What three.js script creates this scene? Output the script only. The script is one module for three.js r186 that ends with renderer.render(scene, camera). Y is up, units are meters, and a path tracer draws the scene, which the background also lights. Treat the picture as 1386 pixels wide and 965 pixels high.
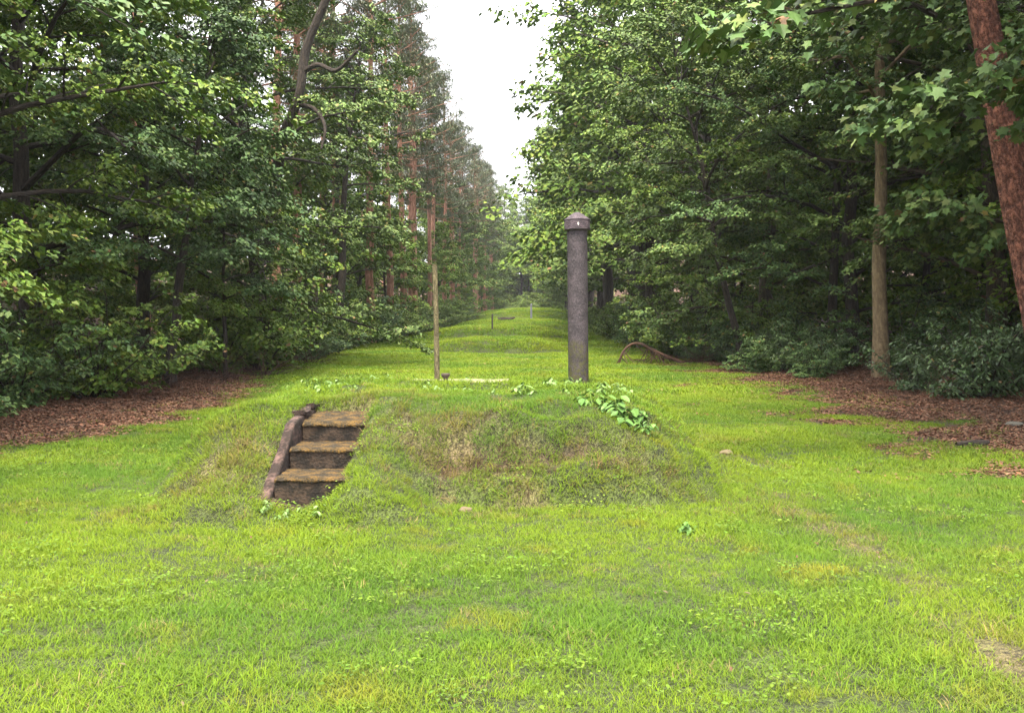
import * as THREE from 'three';
import { ImprovedNoise } from 'three/addons/math/ImprovedNoise.js';
import { mergeGeometries } from 'three/addons/utils/BufferGeometryUtils.js';

// ------------------------------------------------------------------ camera, sky, sun, exposure
const scene = new THREE.Scene();
const EYE = 1.65;
const camera = new THREE.PerspectiveCamera(42.2, 1386 / 965, 0.1, 900);
camera.position.set(0, EYE, 0);
camera.lookAt(-0.0096 * 100, EYE - 0.0500 * 100, -100);
const renderer = new THREE.WebGLRenderer({ antialias: true });
renderer.toneMapping = THREE.LinearToneMapping;
renderer.toneMappingExposure = 7.4;
renderer.shadowMap.enabled = true;

{ // an even overcast sky, a little brighter overhead
  const w = 64, h = 32, a = new Float32Array(w * h * 4);
  for (let j = 0; j < h; j++) {
    const el = ((j + 0.5) / h - 0.5) * Math.PI, s = Math.max(0, Math.sin(el));
    for (let i = 0; i < w; i++) {
      const k = (j * w + i) * 4, b = 0.46 + 0.28 * s;
      a[k] = 0.985 * b; a[k + 1] = 0.985 * b; a[k + 2] = 1.03 * b; a[k + 3] = 1;
    }
  }
  const sky = new THREE.DataTexture(a, w, h, THREE.RGBAFormat, THREE.FloatType);
  sky.mapping = THREE.EquirectangularReflectionMapping; sky.magFilter = THREE.LinearFilter; sky.needsUpdate = true;
  scene.background = sky; scene.environment = sky;
}
const sun = new THREE.DirectionalLight(0xfff3de, 1.5);
sun.position.set(-7, 80, 8); sun.target.position.set(0, 0, -25);
sun.castShadow = true; sun.shadow.radius = 34; sun.shadow.mapSize.set(2048, 2048);
Object.assign(sun.shadow.camera, { left: -60, right: 60, top: 90, bottom: -90, near: 1, far: 220 });
sun.name = 'sun'; scene.add(sun, sun.target);
scene.fog = new THREE.FogExp2(0xe6ecf2, 0.0003);

// ------------------------------------------------------------------ helpers
const perlin = new ImprovedNoise();
const N = (x, y, z = 0) => perlin.noise(x + 31.7, y + 11.3, z + 5.1);
const clamp = (v, a = 0, b = 1) => Math.min(b, Math.max(a, v));
const sstep = (a, b, v) => { const t = clamp((v - a) / (b - a)); return t * t * (3 - 2 * t); };
const lerp = (a, b, t) => a + (b - a) * t;
function rng(seed) { let s = (seed * 2654435761) >>> 0 || 1; return () => { s = (s + 0x6D2B79F5) >>> 0; let t = s; t = Math.imul(t ^ (t >>> 15), t | 1); t ^= t + Math.imul(t ^ (t >>> 7), t | 61); return ((t ^ (t >>> 14)) >>> 0) / 4294967296; }; }
const counts = {};
function numbered(name) { const n = counts[name] = (counts[name] ?? -1) + 1; return n ? `${name}_${String(n).padStart(3, '0')}` : name; }
function tag(o, label, category, group, kind) {
  Object.assign(o.userData, { label, category }); if (group) o.userData.group = group; if (kind) o.userData.kind = kind; return o;
}
function put(o) { o.traverse(m => { if (m.isMesh) { m.castShadow = true; m.receiveShadow = true; } }); scene.add(o); return o; }
function thing(name, label, category, [x, y, z] = [0, 0, 0], group) {
  const o = new THREE.Group(); o.name = numbered(name); o.position.set(x, y, z); tag(o, label, category, group); scene.add(o); return o;
}
function part(name, geo, mat, parent, kind) {
  const m = new THREE.Mesh(geo, mat); m.name = name; m.castShadow = m.receiveShadow = true; if (kind) m.userData.kind = kind; parent.add(m); return m;
}
const V = (x, y, z) => new THREE.Vector3(x, y, z);

// geometry collector: tubes, leaves, blades
class Geo {
  constructor() { this.p = []; this.c = []; this.u = []; this.i = []; }
  get n() { return this.p.length / 3; }
  v(x, y, z, c, u = 0, w = 0) { this.p.push(x, y, z); if (c) this.c.push(c[0], c[1], c[2]); this.u.push(u, w); return this.n - 1; }
  t(a, b, c) { this.i.push(a, b, c); }
  tube(pts, radii, sides = 6, rough = 0, seed = 0) {
    const first = this.n; let len = 0; const up = V(0.31, 0.2, 0.93).normalize(), x = V(0, 0, 0), y = V(0, 0, 0), d = V(0, 0, 0);
    for (let k = 0; k < pts.length; k++) {
      d.copy(pts[Math.min(k + 1, pts.length - 1)]).sub(pts[Math.max(k - 1, 0)]).normalize();
      x.crossVectors(d, up); if (x.lengthSq() < 1e-3) x.crossVectors(d, V(1, 0, 0)); x.normalize(); y.crossVectors(x, d);
      if (k) len += pts[k].distanceTo(pts[k - 1]);
      for (let s = 0; s <= sides; s++) {
        const a = s / sides * Math.PI * 2, w = 1 + (rough ? rough * N(Math.cos(a) * 1.6 + seed, Math.sin(a) * 1.6, len * 0.9) : 0), r = radii[k] * w;
        this.v(pts[k].x + (x.x * Math.cos(a) + y.x * Math.sin(a)) * r, pts[k].y + (x.y * Math.cos(a) + y.y * Math.sin(a)) * r, pts[k].z + (x.z * Math.cos(a) + y.z * Math.sin(a)) * r, null, s / sides * Math.max(0.3, 6.28 * radii[0]), len);
      }
    }
    for (let k = 0; k + 1 < pts.length; k++) for (let s = 0; s < sides; s++) {
      const a = first + k * (sides + 1) + s, b = a + sides + 1; this.t(a, b, a + 1); this.t(a + 1, b, b + 1);
    }
    const top = pts[pts.length - 1], c = this.v(top.x, top.y, top.z, null), r0 = first + (pts.length - 1) * (sides + 1);
    for (let s = 0; s < sides; s++) this.t(r0 + s, c, r0 + s + 1);
  }
  // one leaf: base point, axis, side, size; the outline is folded a little along its midrib
  leaf(bx, by, bz, ax, ay, az, sx, sy, sz, L, W, fold, c, shape) {
    const nx = sy * az - sz * ay, ny = sz * ax - sx * az, nz = sx * ay - sy * ax, sh = SHAPES[shape];
    const q = (u, w) => { const f = Math.abs(w) * fold; return this.v(bx + ax * L * u + sx * W * w + nx * W * f, by + ay * L * u + sy * W * w + ny * W * f - L * 0.12 * u * u, bz + az * L * u + sz * W * w + nz * W * f, c); };
    const id = sh.map(([u, w]) => q(u, w));
    for (let k = 1; k + 1 < id.length; k++) this.t(id[0], id[k], id[k + 1]);
  }
  build(normals = false) {
    const g = new THREE.BufferGeometry();
    g.setAttribute('position', new THREE.Float32BufferAttribute(this.p, 3));
    if (this.c.length === this.p.length) g.setAttribute('color', new THREE.Float32BufferAttribute(this.c, 3));
    else g.setAttribute('uv', new THREE.Float32BufferAttribute(this.u, 2));
    g.setIndex(this.i); if (normals) g.computeVertexNormals(); return g;
  }
}
const SHAPES = {
  simple: [[0, 0], [0.45, -0.5], [1, 0], [0.45, 0.5]],
  oval: [[0, 0], [0.3, -0.42], [0.7, -0.36], [1, 0], [0.7, 0.36], [0.3, 0.42]],
  maple: [[0, 0], [0.12, -0.48], [0.4, -0.32], [0.62, -0.62], [0.66, -0.2], [1, 0], [0.66, 0.2], [0.62, 0.62], [0.4, 0.32], [0.12, 0.48]],
};

// ------------------------------------------------------------------ textures
function noiseTexture(size, fn, srgb = true) {
  const a = new Uint8Array(size * size * 4);
  for (let j = 0; j < size; j++) for (let i = 0; i < size; i++) {
    const c = fn(i / size, j / size), k = (j * size + i) * 4;
    for (let m = 0; m < 3; m++) a[k + m] = clamp(c[m]) * 255; a[k + 3] = 255;
  }
  const t = new THREE.DataTexture(a, size, size); t.wrapS = t.wrapT = THREE.RepeatWrapping; t.magFilter = THREE.LinearFilter; t.minFilter = THREE.LinearMipmapLinearFilter; t.generateMipmaps = true;
  if (srgb) t.colorSpace = THREE.SRGBColorSpace; t.needsUpdate = true; return t;
}
// tileable gradient noise: f cells across the tile
function PN(u, v, f, s = 0) {
  const n = Math.max(1, Math.round(f)), x = u * n, y = v * n, x0 = Math.floor(x), y0 = Math.floor(y), fx = x - x0, fy = y - y0, S = Math.round(s * 7) + 3;
  const g = (a, b) => { let h = Math.imul(((a % n) + n) % n + 1, 374761393) ^ Math.imul(((b % n) + n) % n + 1, 668265263) ^ Math.imul(S, 2147483647 ^ 60493); h = Math.imul(h ^ (h >>> 13), 1274126177); h ^= h >>> 16; const t = (h >>> 0) / 4294967296 * 6.2832; return Math.cos(t) * (x - a) + Math.sin(t) * (y - b); };
  const q = t => t * t * t * (t * (t * 6 - 15) + 10), a = q(fx), b = q(fy);
  return 1.3 * lerp(lerp(g(x0, y0), g(x0 + 1, y0), a), lerp(g(x0, y0 + 1), g(x0 + 1, y0 + 1), a), b);
}
const mixc = (a, b, t) => [lerp(a[0], b[0], t), lerp(a[1], b[1], t), lerp(a[2], b[2], t)];
function barkMaps(dark, light, ridge, seed) {
  const h = (u, v) => { const f = PN(u, v, 22, seed) * 0.5 + PN(u, v, 60, seed + 3) * 0.35 + PN(u, v, 9, seed + 7) * 0.6; return clamp(0.5 + f * ridge); };
  const map = noiseTexture(256, (u, v) => { const t = h(u, v), g = 0.5 + 0.9 * PN(u, v, 5, seed + 13); const c = mixc(dark, light, clamp(t * 0.8 + g * 0.25)); const k = 0.93 + 0.25 * PN(u, v, 90, seed + 17); return c.map(q => q * k); });
  const bump = noiseTexture(256, (u, v) => { const t = h(u, v); return [t, t, t]; }, false);
  return { map, bumpMap: bump };
}
function barkMaterial(dark, light, ridge, seed, rep = [1.6, 0.5]) {
  const m = barkMaps(dark, light, ridge, seed); for (const t of Object.values(m)) t.repeat.set(...rep);
  return new THREE.MeshStandardMaterial({ ...m, bumpScale: 0.02, roughness: 0.95 });
}
const M = {
  bark: barkMaterial([0.20, 0.17, 0.13], [0.42, 0.37, 0.30], 0.9, 1),
  barkDark: barkMaterial([0.13, 0.11, 0.10], [0.30, 0.26, 0.22], 0.9, 4),
  barkPale: barkMaterial([0.36, 0.30, 0.22], [0.62, 0.54, 0.40], 0.8, 8, [1.2, 0.6]),
  barkPine: barkMaterial([0.48, 0.32, 0.26], [0.80, 0.60, 0.50], 1.0, 12, [1.2, 0.35]),
  barkRed: barkMaterial([0.34, 0.20, 0.155], [0.68, 0.45, 0.36], 1.3, 16, [1.2, 0.8]),
  deadWood: barkMaterial([0.24, 0.16, 0.12], [0.48, 0.36, 0.29], 0.9, 20, [2, 1]),
};
const leafMat = (o = {}) => new THREE.MeshPhysicalMaterial({ vertexColors: true, roughness: 0.95, transmission: 0.40, thickness: 0, specularIntensity: 0.35, clearcoat: 0.18, clearcoatRoughness: 0.4, side: THREE.DoubleSide, ...o });
M.barkRed.bumpScale = 0.05;
M.leaf = leafMat({ transmission: 0, clearcoat: 0.25, roughness: 0.8 });
M.needle = leafMat({ transmission: 0, clearcoat: 0, roughness: 0.8 });
M.farLeaf = leafMat({ transmission: 0, clearcoat: 0, roughness: 0.7 });
M.grass = leafMat({ clearcoat: 0, specularIntensity: 0.2, transmission: 0.45 });
M.dryLeaf = leafMat({ transmission: 0, clearcoat: 0 });

// ------------------------------------------------------------------ terrain
// d is the distance along the ride (d = -z)
const boxMound = (x, d, cx, cd, hx, hd, wl, wr, wf, wb, H) => {
  const qx = Math.abs(x - cx) - hx, qd = Math.abs(d - cd) - hd;
  const a = Math.max(qx, 0) / (x < cx ? wl : wr), b = Math.max(qd, 0) / (d < cd ? wf : wb), r = Math.hypot(a, b);
  return r >= 1 ? 0 : H * Math.pow(1 - r * r, 0.9);
};
const curve = d => 3.0 * sstep(45, 150, d);   // the ride swings gently to one side
const STAIR = { x0: -2.0, open: -1.5 };
const steps = [[7.42, 0.27], [7.92, 0.435], [8.40, 0.60]];   // front edge, tread height
function baseHeight(x, d) {
  let h = 0.9 * sstep(62, 135, d) + 0.05 * N(x * 0.35, d * 0.35) + 0.025 * N(x * 1.1, d * 1.1, 3);
  h += 0.35 * sstep(6.5, 12, Math.abs(x + 0.8)) * sstep(0, 20, d) * 0.4;
  const w = 0.22 * N(x * 0.8, d * 0.8, 9) + 0.1 * N(x * 2.2, d * 2.2, 4);
  let m = boxMound(x + w, d + w, -0.77, 10.35, 1.48, 1.4, 1.15, 1.3, 1.35, 1.7, 0.77);
  m += m * 0.12 * N(x * 1.5, d * 1.5, 7) + (m > 0.05 && m < 0.74 ? 0.085 * N(x * 2.6, d * 2.6, 2) + 0.035 * N(x * 7, d * 7, 2) : 0);
  // eroded ledge across the front of the mound
  const lx = Math.exp(-Math.pow((x + 0.1) / 0.95, 2)); m -= lx * 0.17 * Math.exp(-Math.pow((d - 7.98 - 0.12 * N(x * 2, 4)) / 0.13, 2)) ; m += lx * 0.09 * Math.exp(-Math.pow((d - 8.25) / 0.14, 2));
  h += Math.max(0, m);
  { // banks on both sides of the steps
    const s = sstep(6.9, 7.2, d) * (1 - sstep(8.9, 9.3, d)), prof = clamp(0.20 + (d - 7.3) * 0.40, 0.16, 0.74);
    h = lerp(h, Math.max(h, prof + 0.10), s * Math.exp(-Math.pow((x + 1.22) / 0.36, 2)));
    h = lerp(h, Math.max(h, prof + 0.02), s * Math.exp(-Math.pow((x + 2.35) / 0.42, 2)));
  }
  h += 3.4 * sstep(13.5, 24, Math.abs(x)) + 9 * sstep(182, 208, d);
  h += boxMound(x + w * 2, d + w * 2, -0.75, 37.8, 1.0, 1.0, 2.0, 1.6, 1.6, 3, 0.52);
  h += boxMound(x + w * 2, d, -1.3, 58, 1.6, 1.6, 3.0, 2.6, 3, 5, 0.62);
  h += boxMound(x + w * 2, d, 0.0, 82, 2.0, 2, 4.0, 3.2, 6, 8, 0.62);
  h += boxMound(x + w * 2, d, 2.0, 112, 1.5, 3, 7.5, 4.0, 10, 12, 1.15);
  return h;
}
const openAt = d => lerp(-1.62, -1.46, clamp((d - 7.3) / 1.1));
const inStair = (x, d) => x > STAIR.x0 - 0.10 && x < openAt(d) + 0.03 && d > 7.28 && d < 9.0;
function ground(x, d) {
  let h = baseHeight(x, d);
  if (x > -2.6 && x < -0.9 && d > 6.6 && d < 9.6) {
    const side = sstep(openAt(d) + 0.15, openAt(d) - 0.03, x + 0.07 * N(d * 4, 1)) * sstep(STAIR.x0 - 0.10, STAIR.x0 - 0.04, x);
    const t = d < 7.42 ? 0.15 : lerp(0.06, 0.44, clamp((d - 7.42) / 1.1)) ;
    const k = side * sstep(7.12, 7.3, d) * (1 - sstep(8.75, 9.15, d));
    h = lerp(h, Math.min(h, t), k);
  }
  return h;
}
const wobble = d => 0.5 * N(d * 0.35, 3) + 0.25 * N(d * 1.3, 8);
const edgeL = d => curve(d) + (-5.35 - 1.9 * sstep(18, 25, d) - 0.9 * sstep(12.6, 10.4, d) ) + wobble(d);
const edgeR = d => 0.6 * curve(d) + lerp(5.3, 4.9, sstep(16, 45, d)) + 0.5 * sstep(9, 4, d) + wobble(d + 40);
// 1 = lawn, 0 = leaf litter
function lawn(x, d) {
  const n = 0.9 * N(x * 0.9, d * 0.9, 5) + 0.6 * N(x * 2.7, d * 2.7, 6);
  return sstep(-0.35, 0.45, x - edgeL(d) + n * 0.7) * sstep(-0.55, 0.75, edgeR(d) - x + n * (x > 0 ? 2.4 : 1));
}
const ledge = (x, d) => Math.exp(-Math.pow((x + 0.1) / 0.95, 2)) * Math.exp(-Math.pow((d - 7.95 - 0.12 * N(x * 2, 4)) / 0.12, 2));
function wear(x, d) { // the trodden track beside the mound, and scuffed spots on its slope
  const track = Math.exp(-Math.pow((x - 2.4 - 0.18 * N(d * 0.7, 2)) / 0.27, 2)) * sstep(13, 11, d) * sstep(-0.3, 0.4, N(x * 1.1, d * 0.8, 12) + 0.4 * N(x * 4, d * 4, 2));
  const streak = Math.exp(-Math.pow((x - 3.6 - (13 - d) * 0.5) / 0.5, 2)) * sstep(15, 13, d) * sstep(10.5, 12, d) * sstep(0.0, 0.4, N(x * 2, d * 2, 2));
  const slope = sstep(7.3, 7.6, d) * sstep(8.9, 8.5, d) * sstep(-1.5, -0.9, x) * sstep(1.5, 0.6, x) * sstep(0.02, 0.42, N(x * 1.6, d * 1.6, 22) + 0.35 * N(x * 5, d * 5, 1));
  const by = Math.exp(-Math.pow((x + 1.35) / 0.5, 2) - Math.pow((d - 9.15) / 0.3, 2)) * 0.8 + Math.exp(-Math.pow((x + 2.5) / 0.35, 2) - Math.pow((d - 7.75) / 0.45, 2)) * 0.9;
  const cut = ledge(x, d) * sstep(-0.3, 0.1, N(x * 3, d * 3, 9));
  return clamp(cut + track * 0.72 + streak * 0.8 + slope * 0.5 + by * 0.75);
}
{
  const axis = (stops) => { const out = []; for (let k = 0; k + 1 < stops.length; k++) { const [a, st] = stops[k], b = stops[k + 1][0], n = Math.max(1, Math.round((b - a) / st)); for (let i = 0; i < n; i++) out.push(a + (b - a) * i / n); } out.push(stops[stops.length - 1][0]); return out; };
  const xs = axis([[-400, 60], [-60, 6], [-14, 0.8], [-6, 0.2], [-3.2, 0.06], [-2.3, 0.03], [-1.0, 0.06], [2.8, 0.2], [7, 0.8], [14, 6], [60, 60], [400, 0]]);
  const ds = axis([[-60, 10], [0, 1], [2, 0.25], [6.6, 0.05], [9.4, 0.09], [12.6, 0.3], [30, 0.4], [45, 1], [140, 6], [240, 80], [500, 0]]);
  const g = new Geo(), nx = xs.length;
  const lawnC = [0.075, 0.105, 0.022], soil = [0.105, 0.072, 0.042], litter = [0.115, 0.062, 0.038], wornC = [0.22, 0.165, 0.085];
  for (const d of ds) for (const x of xs) {
    const L = lawn(x, d), W = wear(x, d); let c = mixc(litter, lawnC, L); c = mixc(c, wornC, W * L); c = mixc(c, soil, clamp(1.3 * ledge(x, d)));
    if (inStair(x, d)) c = soil;
    const k = 1 + 0.5 * N(x * 1.7, d * 1.7, 15) + 0.3 * N(x * 7, d * 7, 3);
    g.v(x, ground(x, d), -d, c.map(q => q * clamp(k, 0.5, 1.5)), 0, 0);
  }
  for (let j = 0; j + 1 < ds.length; j++) for (let i = 0; i + 1 < nx; i++) { const a = j * nx + i, b = a + nx; g.t(a, a + 1, b); g.t(a + 1, b + 1, b); }
  const geo = g.build(true); const uv = []; for (let k = 0; k < g.p.length; k += 3) uv.push(g.p[k], g.p[k + 2]);
  geo.setAttribute('uv', new THREE.Float32BufferAttribute(uv, 2));
  const grain = noiseTexture(512, (u, v) => { const t = 0.8 + 0.35 * PN(u, v, 40, 2) + 0.35 * PN(u, v, 110, 5) + 0.2 * PN(u, v, 12, 6); return [t, t * 0.98, t * 0.95]; });
  const bump = noiseTexture(512, (u, v) => { const t = 0.5 + 0.5 * PN(u, v, 60, 2) + 0.4 * PN(u, v, 120, 5); return [t, t, t]; }, false);
  const m = part('ground', geo, new THREE.MeshStandardMaterial({ vertexColors: true, map: grain, bumpMap: bump, bumpScale: 0.03, roughness: 1 }), scene, 'structure');
  tag(m, 'grassy forest ride with leaf litter along both wooded edges', 'ground', null, 'structure');
}
const gy = (x, z) => ground(x, -z);

// ------------------------------------------------------------------ tree growers
const PAL = {
  oak: [[0.086, 0.142, 0.027], [0.116, 0.175, 0.036], [0.070, 0.122, 0.028], [0.138, 0.188, 0.048]],
  fresh: [[0.098, 0.168, 0.020], [0.130, 0.200, 0.026], [0.080, 0.145, 0.022], [0.150, 0.200, 0.034]],
  cool: [[0.066, 0.125, 0.034], [0.090, 0.152, 0.040], [0.052, 0.104, 0.030], [0.115, 0.170, 0.048]],
  maple: [[0.070, 0.130, 0.030], [0.095, 0.160, 0.038], [0.058, 0.110, 0.028], [0.125, 0.172, 0.044]],
  pine: [[0.120, 0.145, 0.085], [0.140, 0.160, 0.095], [0.150, 0.155, 0.100], [0.105, 0.130, 0.080]],
  dark: [[0.056, 0.105, 0.028], [0.076, 0.130, 0.036], [0.100, 0.155, 0.056], [0.046, 0.088, 0.026]],
};
function leafColor(pal, r, odd = 0.015) {
  const a = pal[Math.floor(r() * pal.length)], k = 0.75 + 0.5 * r();
  if (r() < odd) return r() < 0.5 ? [0.22 * k, 0.17 * k, 0.045 * k] : [0.19 * k, 0.11 * k, 0.05 * k];
  return [a[0] * k * (0.9 + 0.2 * r()), a[1] * k, a[2] * k * (0.85 + 0.3 * r())];
}
function bend(p0, dir, L, segs, curl, wob, r) { // a curved branch: dir turns by curl (vertical) along its length
  const pts = [p0.clone()], d = dir.clone().normalize(), p = p0.clone();
  for (let k = 0; k < segs; k++) { p.addScaledVector(d, L / segs); pts.push(p.clone()); d.y += curl / segs; d.x += (r() - 0.5) * wob; d.z += (r() - 0.5) * wob; d.y += (r() - 0.5) * wob * 0.6; d.normalize(); }
  return pts;
}
const along = (pts, s) => { const f = clamp(s, 0, 0.9999) * (pts.length - 1), k = Math.floor(f); return [pts[k].clone().lerp(pts[k + 1], f - k), pts[k + 1].clone().sub(pts[k]).normalize()]; };
const taper = (a, b, n) => Array.from({ length: n }, (_, k) => lerp(a, b, k / (n - 1)));
const turned = (d, az, el) => { const a = Math.atan2(d.z, d.x) + az; return V(Math.cos(a) * Math.cos(el), Math.sin(el), Math.sin(a) * Math.cos(el)); };
function spray(g, pts, n, size, shape, pal, r, opt) { // leaves set on both sides of a twig, lying mostly flat, their tips drooping
  const tone = 0.8 + 0.4 * r();
  for (let k = 0; k < n; k++) {
    const [p, d] = along(pts, 0.1 + 0.95 * r()), sgn = r() < 0.5 ? -1 : 1;
    const spread = size * (opt.spread ?? 2.6); p.x += (r() - 0.5) * spread; p.z += (r() - 0.5) * spread; p.y += (r() - 0.5) * spread * 0.6;
    const a = turned(d, sgn * (0.4 + r() * 0.9), -0.15 - r() * (opt.droop ?? 0.6)), s = V(-a.z, 0, a.x).normalize();
    const roll = (r() - 0.5) * 1.5; s.applyAxisAngle(a, roll);
    const L = size * (0.5 + 0.95 * r()), c = leafColor(pal, r, opt.odd); for (let m = 0; m < 3; m++) c[m] *= tone;
    g.leaf(p.x, p.y, p.z, a.x, a.y, a.z, s.x, s.y, s.z, L, L * (opt.width ?? 0.75), (r() - 0.2) * 0.5, c, shape);
  }
}
function growTree(o) {
  const r = rng(o.seed), wood = new Geo(), leaves = new Geo(), limbs = [], pal = PAL[o.pal];
  const segs = 12, path = []; let lx = 0, lz = 0;
  for (let k = 0; k <= segs; k++) { const t = k / segs; lx += (r() - 0.5) * o.H * (o.wob ?? 0.016); lz += (r() - 0.5) * o.H * (o.wob ?? 0.016); path.push(o.path ? o.path(t) : V(lx + (o.lean?.[0] ?? 0) * t * o.H, t * o.H, lz + (o.lean?.[1] ?? 0) * t * o.H)); }
  path[0].y = -0.3;
  wood.tube(path, path.map((_, k) => o.r0 * (k === 0 ? 1.35 : lerp(1, 0.12, Math.pow(k / segs, 1.05)))), o.sides ?? 9, 0.22, o.seed);
  for (let i = 0; i < o.nLimb; i++) {
    const t = Math.pow((i + r()) / o.nLimb, o.skew ?? 0.9), y = lerp(o.base, o.H * 0.98, t), [p, ] = along(path, y / o.H);
    let az = i * 2.39996 + (r() - 0.5) * 0.8; if (o.face !== undefined && r() < 0.35) az = o.face + (r() - 0.5) * 1.6;
    const R = o.rad(t) * (0.6 + 0.5 * r()), el = clamp(lerp(o.el0 ?? 0.28, 1.05, Math.pow(t, 1.3)) + (r() - 0.5) * 0.5, -0.1, 1.35);
    const dir = V(Math.cos(az) * Math.cos(el), Math.sin(el), Math.sin(az) * Math.cos(el));
    const lp = bend(p, dir, R * (1 + 0.25 * el), 7, o.curl ?? -0.5, 0.42, r), lr = Math.min(o.r0 * 0.5, 0.013 * R + 0.010), lg = o.split ? new Geo() : wood;
    lg.tube(lp, taper(lr, lr * 0.25, lp.length), 5); if (o.split) limbs.push(lg);
    for (let j = 0; j < o.nSub; j++) {
      const s = lerp(0.22, 1.0, (j + r()) / o.nSub), [sp, sd] = along(lp, s), sl = R * lerp(0.42, 0.2, s) * (0.7 + 0.6 * r());
      const sdir = s > 0.96 ? sd : turned(sd, (j % 2 ? 1 : -1) * (0.5 + 0.6 * r()), (r() - 0.35) * 1.3), pts = bend(sp, sdir, sl, 4, -0.45, 0.4, r);
      wood.tube(pts, taper(lr * 0.35, 0.005, pts.length), 3);
      for (let k = 0; k < o.nTwig; k++) {
        const [tp, td] = along(pts, lerp(0.2, 1, (k + r()) / o.nTwig)), tl = (o.twig ?? 0.6) * (0.6 + 0.7 * r());
        const tw = bend(tp, turned(td, (k % 2 ? 1 : -1) * (0.3 + 0.8 * r()), (r() - 0.55) * 0.8), tl, 3, -0.4, 0.2, r);
        if (o.twigs) wood.tube(tw, taper(0.006, 0.003, tw.length), 3);
        spray(leaves, tw, Math.round(o.nLeaf * (0.6 + 0.8 * r())), o.leaf, o.shape, pal, r, o);
      }
    }
  }
  return { wood: wood.build(true), limbs: limbs.map(l => l.build(true)), leaves: leaves.build() };
}
function growPine(o) {
  const r = rng(o.seed), wood = new Geo(), leaves = new Geo(), path = []; let lx = 0, lz = 0;
  for (let k = 0; k <= 12; k++) { path.push(o.path ? o.path(k / 12) : V(lx, k / 12 * o.H, lz)); lx += (r() - 0.5) * 0.22; lz += (r() - 0.5) * 0.22; }
  path[0].y = -0.3;
  wood.tube(path, path.map((_, k) => o.r0 * lerp(1.15, 0.25, k / 12)), 10, 0.12, o.seed);
  for (let i = 0; i < o.nLimb; i++) {
    const t = (i + r()) / o.nLimb, y = lerp(o.base, o.H, t), [p] = along(path, y / o.H), az = i * 2.4 + r(), R = o.rad * Math.sin(Math.PI * (0.22 + 0.72 * t)) * (0.6 + 0.6 * r());
    const lp = bend(p, turned(V(1, 0, 0), az, lerp(-0.1, 0.8, t)), R, 5, 0.25, 0.35, r); wood.tube(lp, taper(0.05, 0.012, lp.length), 4);
    for (let j = 0; j < o.nClump; j++) {
      const [c, d] = along(lp, lerp(0.4, 1, Math.pow(r(), 0.7))); const off = 0.5; c.x += (r() - 0.5) * off * 2; c.z += (r() - 0.5) * off * 2; c.y += (r() - 0.3) * off;
      const tone = leafColor(PAL.pine, r, 0);
      for (let k = 0; k < o.nNeedle; k++) {
        const a = turned(d, (r() - 0.5) * 6.28, -0.5 + r() * 1.7), s = V(-a.z, 0.3 * (r() - 0.5), a.x).normalize(), q = c.clone().addScaledVector(a, r() * 0.12), kk = 0.8 + 0.4 * r();
        q.x += (r() - 0.5) * 0.35; q.z += (r() - 0.5) * 0.35; q.y += (r() - 0.5) * 0.2;
        leaves.leaf(q.x, q.y, q.z, a.x, a.y, a.z, s.x, s.y, s.z, 0.28 + 0.16 * r(), 0.05, 0, tone.map(v => v * kk), 'simple');
      }
    }
  }
  return { wood: wood.build(true), limbs: [], leaves: leaves.build() };
}
function growShrub(o) {
  const r = rng(o.seed), wood = new Geo(), leaves = new Geo(), pal = PAL[o.pal];
  for (let i = 0; i < o.nStem; i++) {
    const az = i * 2.4 + r(), st = bend(V((r() - 0.5) * 0.3, -0.1, (r() - 0.5) * 0.3), turned(V(1, 0, 0), az, lerp(0.55, 1.45, r())), o.H * (0.6 + 0.5 * r()), 6, -0.55, 0.3, r);
    wood.tube(st, taper(o.stem ?? 0.022, 0.006, st.length), 4);
    for (let j = 0; j < o.nTwig; j++) {
      const [p, d] = along(st, lerp(o.low ?? 0.15, 1, (j + r()) / o.nTwig)), tw = bend(p, turned(d, (r() - 0.5) * 3.5, (r() - 0.3) * 0.8), (0.25 + 0.35 * r()) * o.H * 0.4, 3, -0.4, 0.3, r);
      wood.tube(tw, taper(0.007, 0.003, tw.length), 3);
      spray(leaves, tw, Math.round(o.nLeaf * (0.6 + 0.8 * r())), o.leaf, o.shape, pal, r, o);
    }
  }
  return { wood: wood.build(true), limbs: [], leaves: leaves.build() };
}
function makeTree(grown, bark, leafM, names = ['trunk', 'crown']) {
  const g = new THREE.Group();
  const trunk = part(names[0], grown.wood, bark, g); for (const l of grown.limbs) part('limb', l, bark, trunk);
  part(names[1], grown.leaves, leafM, g, 'stuff'); return g;
}
function plant(proto, name, label, category, x, d, o = {}) {
  const t = proto.clone(); t.name = numbered(name); t.position.set(x, ground(x, d) - (o.sink ?? 0.02), -d); t.rotation.y = o.turn ?? 0; t.scale.setScalar(o.scale ?? 1);
  t.userData = {}; tag(t, label, category, o.group); return put(t);
}
const edgeRad = R => t => R * (t < 0.15 ? lerp(0.85, 1, t / 0.15) : Math.pow(Math.cos((t - 0.15) / 0.85 * 1.45), 0.7) + 0.06);
console.log('growing');
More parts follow.
